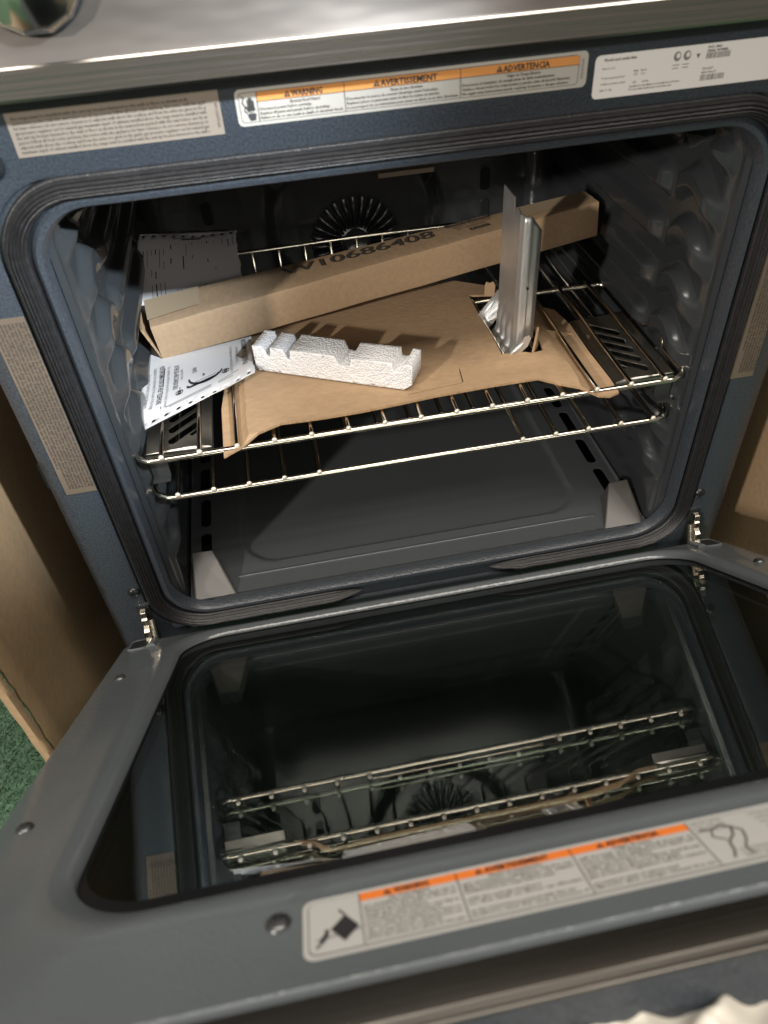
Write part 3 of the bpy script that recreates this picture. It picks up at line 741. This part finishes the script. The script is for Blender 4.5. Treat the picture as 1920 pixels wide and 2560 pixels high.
# ------------------------------------------------------------------ flat cardboard woven through the rack
cb = empty('cardboard_sheet', (0, 0, 0), label='flat torn cardboard sheet laid on the upper rack with a cut hole', category='cardboard')
out = [(-.186, .0060), (-.168, .0100), (-.145, .0215), (-.10, .0235), (-.06, .0240), (-.02, .0270), (.017, .0310), (.08, .0340), (.132, .0350), (.150, .0230), (.170, .0120), (.189, .0035), (.200, -.0005), (.2115, .0035), (.2125, .030), (.2110, .090), (.2120, .150), (.2060, .188),
       (.1870, .2050), (.160, .205), (.1500, .235), (.1418, .2486), (.1010, .277), (.04, .272), (-.03, .262), (-.10, .250), (-.17, .235), (-.196, .20), (-.200, .14), (-.2065, .0830), (-.2064, -.0010)]
hole = [(.1075, .0866), (.120, .0850), (.132, .0838), (.1405, .080), (.155, .085), (.160, .13), (.150, .18), (.140, .2255), (.128, .2285), (.1090, .2330), (.1080, .16)]
def slit(a, b_, w=.0006):
    d = Vector((b_[0]-a[0], b_[1]-a[1])).normalized(); nx, ny = -d.y*w, d.x*w
    return [(a[0]+nx, a[1]+ny), (a[0]-nx, a[1]-ny), (b_[0]-nx, b_[1]-ny), (b_[0]+nx, b_[1]+ny)]
slits = [slit((-.0080, .0405), (.0515, .0470)), slit((.0530, .0480), (.0560, .0750)), slit((.150, .1330), (.2090, .1290), .0009)]
TOPZ = .2302
def cbz(x, y):
    z = TOPZ+.0008*noise.noise(Vector((x*9, y*9, 1)))
    # left flap dives under the third wire
    d = smooth(-.176, -.193, x); z -= .0115*d
    # right flap dives under two wires
    e = smooth(.168+.08*(.09-y)*(1 if y < .09 else 0), .186, x)
    z -= .0120*e
    z += .0030*smooth(.060, .0866, y)*(1-smooth(.11, .16, y))*smooth(.08, .11, x)*(1-smooth(.14, .16, x))
    z += .0035*smooth(-.12, -.16, x)*(1-smooth(-.176, -.186, x))*(1-smooth(.03, .09, y))
    z -= .004*(1-smooth(.006, .045, y))*smooth(.09, .14, x)*(1-e)
    return z
mb = MB(); sheet(mb, out, [hole]+slits, cbz, .0026, 'cardboard_flat', 'cardboard_edge', grid=.008)
mb.build('panel', cb, 30)
mb = MB()   # flap bent upright beside the bracket and the torn tongue behind it
mb.add([(.1400, .082, .228), (.1510, .098, .230), (.1512, .100, .252), (.1430, .083, .2475)], [(0, 1, 2, 3)], 'cardboard_flat')
mb.add([(.1420, .0805, .228), (.1530, .0965, .230), (.1532, .0985, .252), (.1450, .0815, .2475)], [(3, 2, 1, 0)], 'cardboard_flat')
mb.add([(.1400, .082, .228), (.1420, .0805, .228), (.1450, .0815, .2475), (.1430, .083, .2475)], [(0, 1, 2, 3)], 'cardboard_edge')
mb.add([(.1430, .083, .2475), (.1450, .0815, .2475), (.1532, .0985, .252), (.1512, .100, .252)], [(0, 1, 2, 3)], 'cardboard_edge')
mb.build('side_flap', cb)
mb = MB()
mb.add([(.128, .228, .229), (.139, .222, .229), (.1405, .224, .243), (.1380, .2255, .2475), (.1340, .2270, .2455), (.1300, .2285, .2470), (.1285, .2290, .2430)], [(0, 1, 2, 3, 4, 5, 6)], 'cardboard_flat')
mb.build('tongue', cb).modifiers.new('s', 'SOLIDIFY').thickness = .0022

# ------------------------------------------------------------------ long carton
mb0 = Vector((-.2684, .1792, .2320)); ML = Vector((.2790, .2530, .2750))-mb0
ex = ML.normalized(); ey = Vector((0, 0, 1)).cross(ex).normalized(); ez = ex.cross(ey)
BL, BW, BH = ML.length, .0590, .0432
tb = Matrix(((ex.x, ey.x, ez.x, mb0.x), (ex.y, ey.y, ez.y, mb0.y), (ex.z, ey.z, ez.z, mb0.z), (0, 0, 0, 1)))
box = empty('cardboard_box', tuple(mb0), label='long narrow brown carton lying across the paper, printed with a part number', category='cardboard box')
box.matrix_world = tb
mb = MB(); loops = []
NB = 70
for i in range(NB+1):
    x = BL*i/NB; q = []
    for a, b_ in rrect(0, .070-.034*x/BL, 0, BH, .0016, 3, 4, 4):
        k = .0006*noise.noise(Vector((x*14, a*30, b_*30)))
        q.append((x, a+k, b_+k+(.0010*math.sin(PI*a/BW)*math.sin(PI*x/BL) if b_ > BH-.002 else 0)))
    loops.append(q)
loft(mb, loops, 'cardboard', cap_last=True)
mb.f = [list(reversed(f)) for f in mb.f]
mb.build('carton', box, 40)
mb = MB()
sheet(mb, [(.0, .001), (.0430, .003), (.0430, .066), (.0, .069)], [], lambda x, y: 0, .0024, 'cardboard', 'cardboard_edge', grid=.01, M=Matrix.Translation((-.0005, .0, -.0)) @ Matrix.Rotation(math.radians(-105), 4, 'Y'))
mb.build('end_flap', box, label='end flap sprung slightly open')
mb = MB(); mb.add([(-.0012, .016, BH+.0016), (.0600, .020, BH+.0020), (.0640, .0640, BH+.0018), (-.0012, .0670, BH+.0014)], [(0, 1, 2, 3)], 'tape')
mb.add([(-.0012, .016, BH+.0016), (-.0012, .0670, BH+.0014), (-.0030, .0655, BH-.012), (-.0030, .017, BH-.012)], [(0, 1, 2, 3)], 'tape')
mb.build('tape', box); mb = MB(); mb.add([(BL-.11, .012, BH+.0018), (BL-.001, .012, BH+.0016), (BL-.001, .0350, BH+.0014), (BL-.10, .0410, BH+.0017)], [(0, 1, 2, 3)], 'tape')
mb.build('tape', box)
mb = MB(); P = Print(mb, lambda x, y, l: (x, y, BH+.0022+l))
P.text('W10686408', .162, .0300, .0260, 'box_ink', bold=.008, fit=.188, rot=-.040)
P.rect(.368, .0355, .058, .0075, 'box_ink', 1)
P.text('MADE IN  CHINA', .374, .0372, .0060, 'cardboard', l=3, fit=.046)
P.text('QTY 1  LOT 0547', .374, .0290, .0055, 'box_ink', fit=.050); P.text('KIT  HARDWARE', .378, .0235, .0050, 'box_ink', fit=.036)
P.rect(.392, .0140, .024, .0062, 'box_ink', 1); P.text('B 2216', .394, .0153, .0045, 'cardboard', l=3, fit=.019)
mb.build('print', box)

# ------------------------------------------------------------------ perforated paper under the carton
paper = empty('paper_sheet', (0, 0, 0), label='white instruction sheet with rows of sprocket holes under the long carton', category='paper')
fl, fr_ = Vector((-.2955, .0460, .2350)), Vector((-.1650, .1120, .2350)); bl, br = Vector((-.2885, .3700, .2990)), Vector((-.1665, .3850, .2830))
def pp(u, v, l=0.):
    a = fl.lerp(fr_, u); c_ = bl.lerp(br, u); p = a.lerp(c_, v)
    y = p.y; base = .2334+(p.z-.2334)*0
    z = .2338+(c_.z-.2338)*smooth(.235, .400, y+.02)*1.08
    z += .0035*(1-smooth(.0, .22, v))*(1-u)*0+.004*math.sin(u*6+1)*smooth(.55, .8, v)*.5
    z -= .0045*(1-smooth(0, .10, v))*(1-smooth(0, .5, u))
    z += .0060*smooth(.75, 1, u)*(1-smooth(.05, .25, v))
    dx = .004*math.sin(v*7)*(1-u)
    return Vector((p.x+dx, p.y, z+l+.0004))
mb = MB(); holes = []
for k in range(10):
    for v0 in (.020, .978): holes.append([((k+.5)/10+.0165*math.cos(a*PI/5), v0+.0072*math.sin(a*PI/5)) for a in range(10)])
edge = [(0, 0)]+[(1+random.uniform(-.012, .012), j/40) for j in range(0, 41)]+[(0, 1)]
edge = [(0.02, -.008)]+[(1.0, 0.0)]+[(1+random.uniform(-.008, .008), j/60) for j in range(1, 60)]+[(1, 1), (0, 1)]+[(random.uniform(-.006, .006), 1-j/40) for j in range(1, 39)]
V_, E_, F_, *_r = delaunay_2d_cdt([Vector(p) for p in edge]+[Vector(p) for hh in holes for p in hh]+[Vector(((i+.5)/22, (j+.5)/50)) for i in range(22) for j in range(50)],
    [(i, (i+1) % len(edge)) for i in range(len(edge))]+[(len(edge)+10*h_i+i, len(edge)+10*h_i+(i+1) % 10) for h_i in range(len(holes)) for i in range(10)], [], 0, 1e-6)
T = []
for f in F_:
    c_ = sum((V_[i] for i in f), Vector((0, 0)))/len(f)
    if inside(c_, edge) and not any(inside(c_, hh) for hh in holes): T.append(tuple(f))
mb.add([pp(q.x, q.y) for q in V_], T, 'paper')
o = mb.build('sheet', paper, 60); o.modifiers.new('s', 'SOLIDIFY').thickness = .0003
mb = MB(); P = Print(mb, lambda x, y, l: tuple(pp(x, y, l+.0003)))
def ptext(t, u, v, size, m, fit, bold=.0):       # text running from the back towards the front
    vs, fs = text_mesh(t, 1, bold, 1)
    w = max(p[0] for p in vs); k = fit/w
    mb.add([tuple(pp(u+p[1]*size, v-p[0]*k, .0006)) for p in vs], fs, m)
for u, v, sz, L_, bd, t in ((.05, .30, .050, .20, .0, 'for parts and service contact the store'), (.105, .33, .045, .25, 0., 'Installation kit notes keep for the user of this range'), (.155, .33, .060, .24, .02, 'FOR INFORMATION OR HELP TELEPHONE'), (.225, .31, .038, .25, 0, 'For residents within the area call the number printed'), (.285, .30, .060, .16, .02, 'IN THE USA AND CANADA ONLY'), (.345, .26, .040, .07, 0., 'parts list'),
        (.45, .24, .05, .035, .02, 'PARTS'), (.790, .30, .042, .20, 0., 'Turn the sheet over to see the items in part kit'), (.845, .28, .042, .12, 0., 'sort before fitting parts kit'), (.905, .32, .060, .22, .02, 'RACCORDEMENT AVEC VOTRE TELEPHONE')):
    ptext(t, u, v, sz, 'ink' if bd else 'ink_soft', L_, bd)
P.path([(.20, .06), (.20, .31)], .008, 'ink')
mb.build('print', paper); mb = MB(); P.mb = mb
# back half rows
for i, (u, v0, L_) in enumerate([(.06, .90, .10), (.10, .90, .07), (.14, .90, .11), (.18, .90, .12), (.22, .90, .08), (.26, .90, .09), (.33, .92, .09), (.48, .92, .06), (.54, .93, .09), (.69, .93, .12), (.76, .92, .16), (.85, .93, .04), (.91, .92, .05), (.96, .93, .06), (.14, .76, .06), (.18, .76, .07), (.22, .76, .08), (.26, .76, .12), (.45, .86, .06)]):
    P.path([(u, v0), (u, v0-L_)], .007 if i % 3 else .010, 'ink_soft' if i % 3 else 'ink')
for u in (.37, .405, .60, .64): P.path([(u, .93), (u, .70)], .005, 'ink_soft')
P.path([(.36, .945), (.36, .955), (.70, .957), (.70, .947)], .004, 'ink_soft'); P.path([(.43, .948), (.63, .951)], .007, 'ink')
mb.build('print', paper); mb = MB(); P.mb = mb
# diagrams: handle curve, rod, rings, captions
P.path([(.42+.15+.15*math.cos(a*PI/12), .172+.055*math.sin(a*PI/12)) for a in range(12, 24)], .014, 'ink'); P.path([(.405, .128), (.43, .118), (.66, .128), (.685, .142)], .014, 'ink')
P.path([(.46, .136), (.66, .146)], .004, 'ink_soft')
for cu, cv in ((.345, .112), (.745, .134)):
    for R_, w_ in ((.030, .006), (.013, .008)): P.path([(cu+R_*math.cos(a*PI/8), cv+R_*.42*math.sin(a*PI/8)) for a in range(17)], w_, 'ink')
P.path([(.345, .132), (.345, .146)], .006, 'ink'); P.path([(.54, .160), (.56, .168), (.54, .176)], .007, 'ink')
for (u0, v0, u1, v1) in ((.24, .058, .62, .078), (.27, .052, .62, .068), (.68, .078, .86, .090), (.68, .068, .81, .075)): P.path([(u0, v0), (u1, v1)], .0045, 'ink_soft')
mb.build('diagram', paper)
# clear bag round the paper
mb = MB(); n1, n2 = 46, 70; vs = []; fs = []
for i in range(n1+1):
    for j in range(n2+1):
        u = -.085+1.22*i/n1; v = -.01+1.03*j/n2 if False else .03+.99*j/n2
        p = pp(max(0, min(1, u)), min(1, v)); p.x += (u-max(0, min(1, u)))*.13; 
        k = .004+.012*abs(u-.5)**2
        p.z += -.0018+max(0, noise.noise(Vector((u*9, v*22, 5)))*k*1.2*(1 if (u < 0 or u > 1) else .12)) + (.012*smooth(0, -.08, u))
        p.x = max(p.x, -.2925)
        vs.append(tuple(p))
for i in range(n1):
    for j in range(n2): a = i*(n2+1)+j; fs.append((a, a+n2+1, a+n2+2, a+1))
mb.add(vs, fs, 'clear_film'); mb.build('plastic_bag', None, 25, label='crumpled clear plastic bag showing past the edges of the paper', category='plastic bag')

# ------------------------------------------------------------------ foam block
foam_o = Vector((-.1630, .1300, .2318)); fx = (Vector((-.0040, .0440, 0))-Vector((-.1630, .1300, 0))).normalized(); fy = Vector((-fx.y, fx.x, 0))
FL, FW, FH = .1815, .0350, .0300
MF = Matrix(((fx.x, fy.x, 0, foam_o.x), (fx.y, fy.y, 0, foam_o.y), (0, 0, 1, foam_o.z), (0, 0, 0, 1)))
prof = [(0.003, 0), (.1720, 0), (FL, .0075), (FL+.0005, FH-.0005), (.1735, FH), (.1690, FH-.009), (.1645, FH-.0105), (.1610, FH-.009), (.1600, FH), (.1145, FH-.0005), (.1135, FH-.0095), (.1060, FH-.0115), (.1000, FH-.0105), (.0955, FH), (.0445, FH+.0003), (.0435, FH-.009), (.0410, FH-.0115), (.0385, FH-.0100), (.0355, FH), (.0210, FH+.0005), (.0200, FH-.008), (.0175, FH-.011), (.0150, FH-.0095), (.0115, FH), (-.0005, FH+.0005), (.0, .006)]
mb = MB(); sheet(mb, prof, [], lambda x, y: 0, FW, 'foam', grid=.0025)
M1 = MF @ Matrix(((1, 0, 0, 0), (0, 0, -1, 0), (0, 1, 0, 0), (0, 0, 0, 1)))
bm = bmesh.new(); me = bpy.data.meshes.new('foam_block'); me.from_pydata(mb.v, [], mb.f); me.materials.append(MATS['foam']); bm.from_mesh(me)
bmesh.ops.remove_doubles(bm, verts=bm.verts, dist=1e-6)
bmesh.ops.subdivide_edges(bm, edges=[e for e in bm.edges if abs(e.verts[0].co.z-e.verts[1].co.z) > .02], cuts=13, use_grid_fill=True)
for v_ in bm.verts:
    c_ = v_.co
    c_ += Vector((noise.noise(c_*380), noise.noise(c_*380+Vector((7, 0, 0))), noise.noise(c_*380+Vector((0, 9, 0)))))*.00035
    c_ += Vector((noise.noise(c_*120), noise.noise(c_*120+Vector((7, 0, 0))), noise.noise(c_*120+Vector((0, 9, 0)))))*.0005
bmesh.ops.recalc_face_normals(bm, faces=bm.faces)
bm.to_mesh(me); bm.free()
me.polygons.foreach_set('use_smooth', [True]*len(me.polygons))
o = link('foam_block', me, None, label='white polystyrene packing block with notches on the cardboard sheet', category='foam block'); o.matrix_world = M1

# ------------------------------------------------------------------ galvanised anti-tip bracket
br_ = empty('metal_bracket', (.127, .13, .21), label='upright galvanised steel bracket poking up through the cardboard', category='metal bracket')
IB = Matrix.Translation((-.127, -.13, -.21))
mb = MB(); ny = 44; rows = []
XW, YF, YB = .1270, .0960, .1640; R_ = .020; ZB_ = .2120
path = []
for k in range(24): path.append(((XW, .392-(.392-ZB_-R_)*k/23), (-1, 0)))
for k in range(1, 13): a = PI/2*k/12; path.append(((XW-R_+R_*math.cos(a), ZB_+R_-R_*math.sin(a)), (-math.cos(a), math.sin(a))))
for k in range(1, 10): path.append(((XW-R_-.055*k/9, ZB_), (0, 1)))
def topz(y): # slanted, torn top edge
    return .3880+.012*(.1650-y)*.5 if y > .1255 else (.3735 if y > .1195 else .3795)
vs = []; fs = []
for i, ((x, z), (nx_, nz_)) in enumerate(path):
    for j in range(ny+1):
        y = YF+(YB-YF)*j/ny
        zz = min(z, topz(y)+(.0015*noise.noise(Vector((y*400, 0, 0))) if .119 < y < .13 else 0)); e = 0
        t = smooth(.262, .245, z) if i < 24 else 1
        for yc in (.1190, .1370, .1520): e += .0042*t*(1-smooth(.0022, .0062, abs(y-yc)))*(1 if yc > .125 else smooth(.330, .300, z) if i < 24 else 1)
        e += .0016*(1-smooth(.002, .005, abs(y-.104)))
        vs.append(IB @ Vector((x-nx_*0+nx_*e, y, zz+nz_*e)))
for i in range(len(path)-1):
    for j in range(ny): a = i*(ny+1)+j; fs.append((a, a+1, a+ny+2, a+ny+1))
mb.add(vs, fs, 'galvanised')
o = mb.build('web', br_, 50); o.modifiers.new('s', 'SOLIDIFY').thickness = -.0014
# front flange: rounded ridge then flat, slanted top
mb = MB(); pl_ = []
for k in range(9): a = PI/2*k/8; pl_.append((XW+.0016-.0016*math.cos(a), YF-.0016*math.sin(a)))
pl_ += [(XW+.0045, YF-.0018), (XW+.0060, YF-.0012), (XW+.0072, YF+.0006), (XW+.0084, YF+.0022), (XW+.014, YF+.0046), (XW+.0205, YF+.0072)]
vs = []; fs = []; NZ = 24
for (x, y) in pl_:
    zt = .3805-max(0, x-(XW+.0055))*1.25; zb_ = .2320+max(0, x-XW)*.30
    for k in range(NZ+1): vs.append(IB @ Vector((x, y, zt+(zb_-zt)*k/NZ)))
for i in range(len(pl_)-1):
    for k in range(NZ): a = i*(NZ+1)+k; fs.append((a, a+1, a+NZ+2, a+NZ+1))
mb.add(vs, fs, 'galvanised'); o = mb.build('front_flange', br_, 16); o.modifiers.new('s', 'SOLIDIFY').thickness = -.0014
mb = MB(); mb.lathe([(.0016, -.0002), (.0016, .0004), (.0001, .0004)], Matrix.Translation(IB @ Vector((XW+.0065, YF-.0048, .305))) @ TOY, 'void', 12); mb.build('pin_hole', br_)
for nm, y, pts in (('back_ear', .1810, [(.100, .218), (.1050, .2300), (.1300, .2600), (.1340, .2605), (.1362, .2560), (.1362, .2300), (.1250, .2190)]),
                   ('front_ear', .0845, [(.1085, .2285), (.1110, .2300), (.1330, .2515), (.1372, .2525), (.1390, .2490), (.1360, .2400), (.1245, .2290), (.1200, .2275)])):
    mb = MB(); q = [IB @ Vector((x, y, z)) for x, z in pts]; mb.add(q, [tuple(range(len(q)))], 'galvanised')
    o = mb.build(nm, br_); o.modifiers.new('s', 'SOLIDIFY').thickness = .0014
    d = mb = MB(); x0, z0, x1, z1 = (.1120, .2280, .1270, .2480) if y > .1 else (.1165, .2320, .1320, .2450)
    mb.tube([IB @ Vector((x0+(x1-x0)*k/6, y-.0006, z0+(z1-z0)*k/6)) for k in range(7)], [.0006, .0020, .0026, .0028, .0026, .0020, .0006], 'galvanised', 12)
    mb.build('ear_rib', br_, 60)
mb = MB()
mb.add([IB @ Vector(p) for p in ((XW-.018, .164, .213), (XW, .164, .235), (XW+.0005, .164, .262), (.1362, .181, .245), (.1250, .181, .219), (.100, .181, .212))], [(0, 1, 2, 3, 4, 5)], 'galvanised')
mb.build('gusset', br_)

# ------------------------------------------------------------------ packaging panels beside the oven
def panel(name, s, label):
    mb = MB(); xs = -.462 if s < 0 else .470
    yf = -.098 if s < 0 else -.06; n = 44; F_ = []; zlo, zhi = -.352, (.30 if s < 0 else .34)
    vs = []; fs = []
    m2 = 30
    for i in range(n+1):
        z = zlo+(zhi-zlo)*i/n
        rag = .004*noise.noise(Vector((z*45, 2, 0)))+.002*noise.noise(Vector((z*150, 5, 0)))
        for j in range(m2+1):
            y = yf+rag*(1-j/m2)**6+(.75-yf)*j/m2
            x = xs+.0015*noise.noise(Vector((y*6, z*6, 3)))
            vs.append((x, y, z))
    for i in range(n):
        for j in range(m2): a = i*(m2+1)+j; fs.append((a, a+1, a+m2+2, a+m2+1))
    mb.add(vs, fs, 'cardboard_dark')
    o = mb.build('board', None, 60); o.modifiers.new('s', 'SOLIDIFY').thickness = .004
    t = empty(name, (xs, yf, zlo), label=label, category='carton'); o.parent = t; o.matrix_parent_inverse = Matrix.Translation((-xs, -yf, -zlo))
    mb = MB(); vs = []; fs = []
    for i in range(n+1):
        z = zlo+(zhi-zlo)*i/n; rag = .004*noise.noise(Vector((z*45, 2, 0)))
        e = .016+.003*noise.noise(Vector((z*20, 9, 0)))
        vs += [(0+s*.0045, rag-.002, z-zlo), (s*.008, -.006, z-zlo), (s*e, -.004, z-zlo)]
    for i in range(n):
        for k in range(2): a = i*3+k; fs.append((a, a+1, a+4, a+3))
    mb.add(vs, fs, 'cardboard_flat'); q = mb.build('torn_edge', t, 60); q.modifiers.new('s', 'SOLIDIFY').thickness = .003
    return t
panel('packing_carton', -1, 'tall brown shipping cardboard with a torn edge on the left of the oven')
panel('packing_carton', 1, 'tall brown shipping cardboard standing on the right of the oven')

# ------------------------------------------------------------------ milky wrap at the lower right
mb = MB(); n1, n2 = 150, 90; vs = []; fs = []
for i in range(n1+1):
    for j in range(n2+1):
        u = i/n1; v_ = j/n2
        x = -.115+.26*u; s_ = .634+.11*v_
        h_ = (.45-abs(noise.noise(Vector((u*6+v_*3, v_*2, 2)))))*.020+(.4-abs(noise.noise(Vector((u*15-v_*6, v_*5, 7)))))*.007
        s_ += .010*noise.noise(Vector((u*9, 0, 1)))*(1-v_)-.018*u*(1-v_)+.012*(1-smooth(0, .22, u))
        vs.append(tuple(DP(x, s_, -.032+h_-.12*v_*v_)))
for i in range(n1):
    for j in range(n2): a = i*(n2+1)+j; fs.append((a, a+1, a+n2+2, a+n2+1))
mb.add(vs, fs, 'milky_wrap'); o = mb.build('plastic_wrap', None, 80, label='crumpled milky plastic wrap hanging below the door edge', category='plastic wrap')
o.modifiers.new('s', 'SOLIDIFY').thickness = .0004
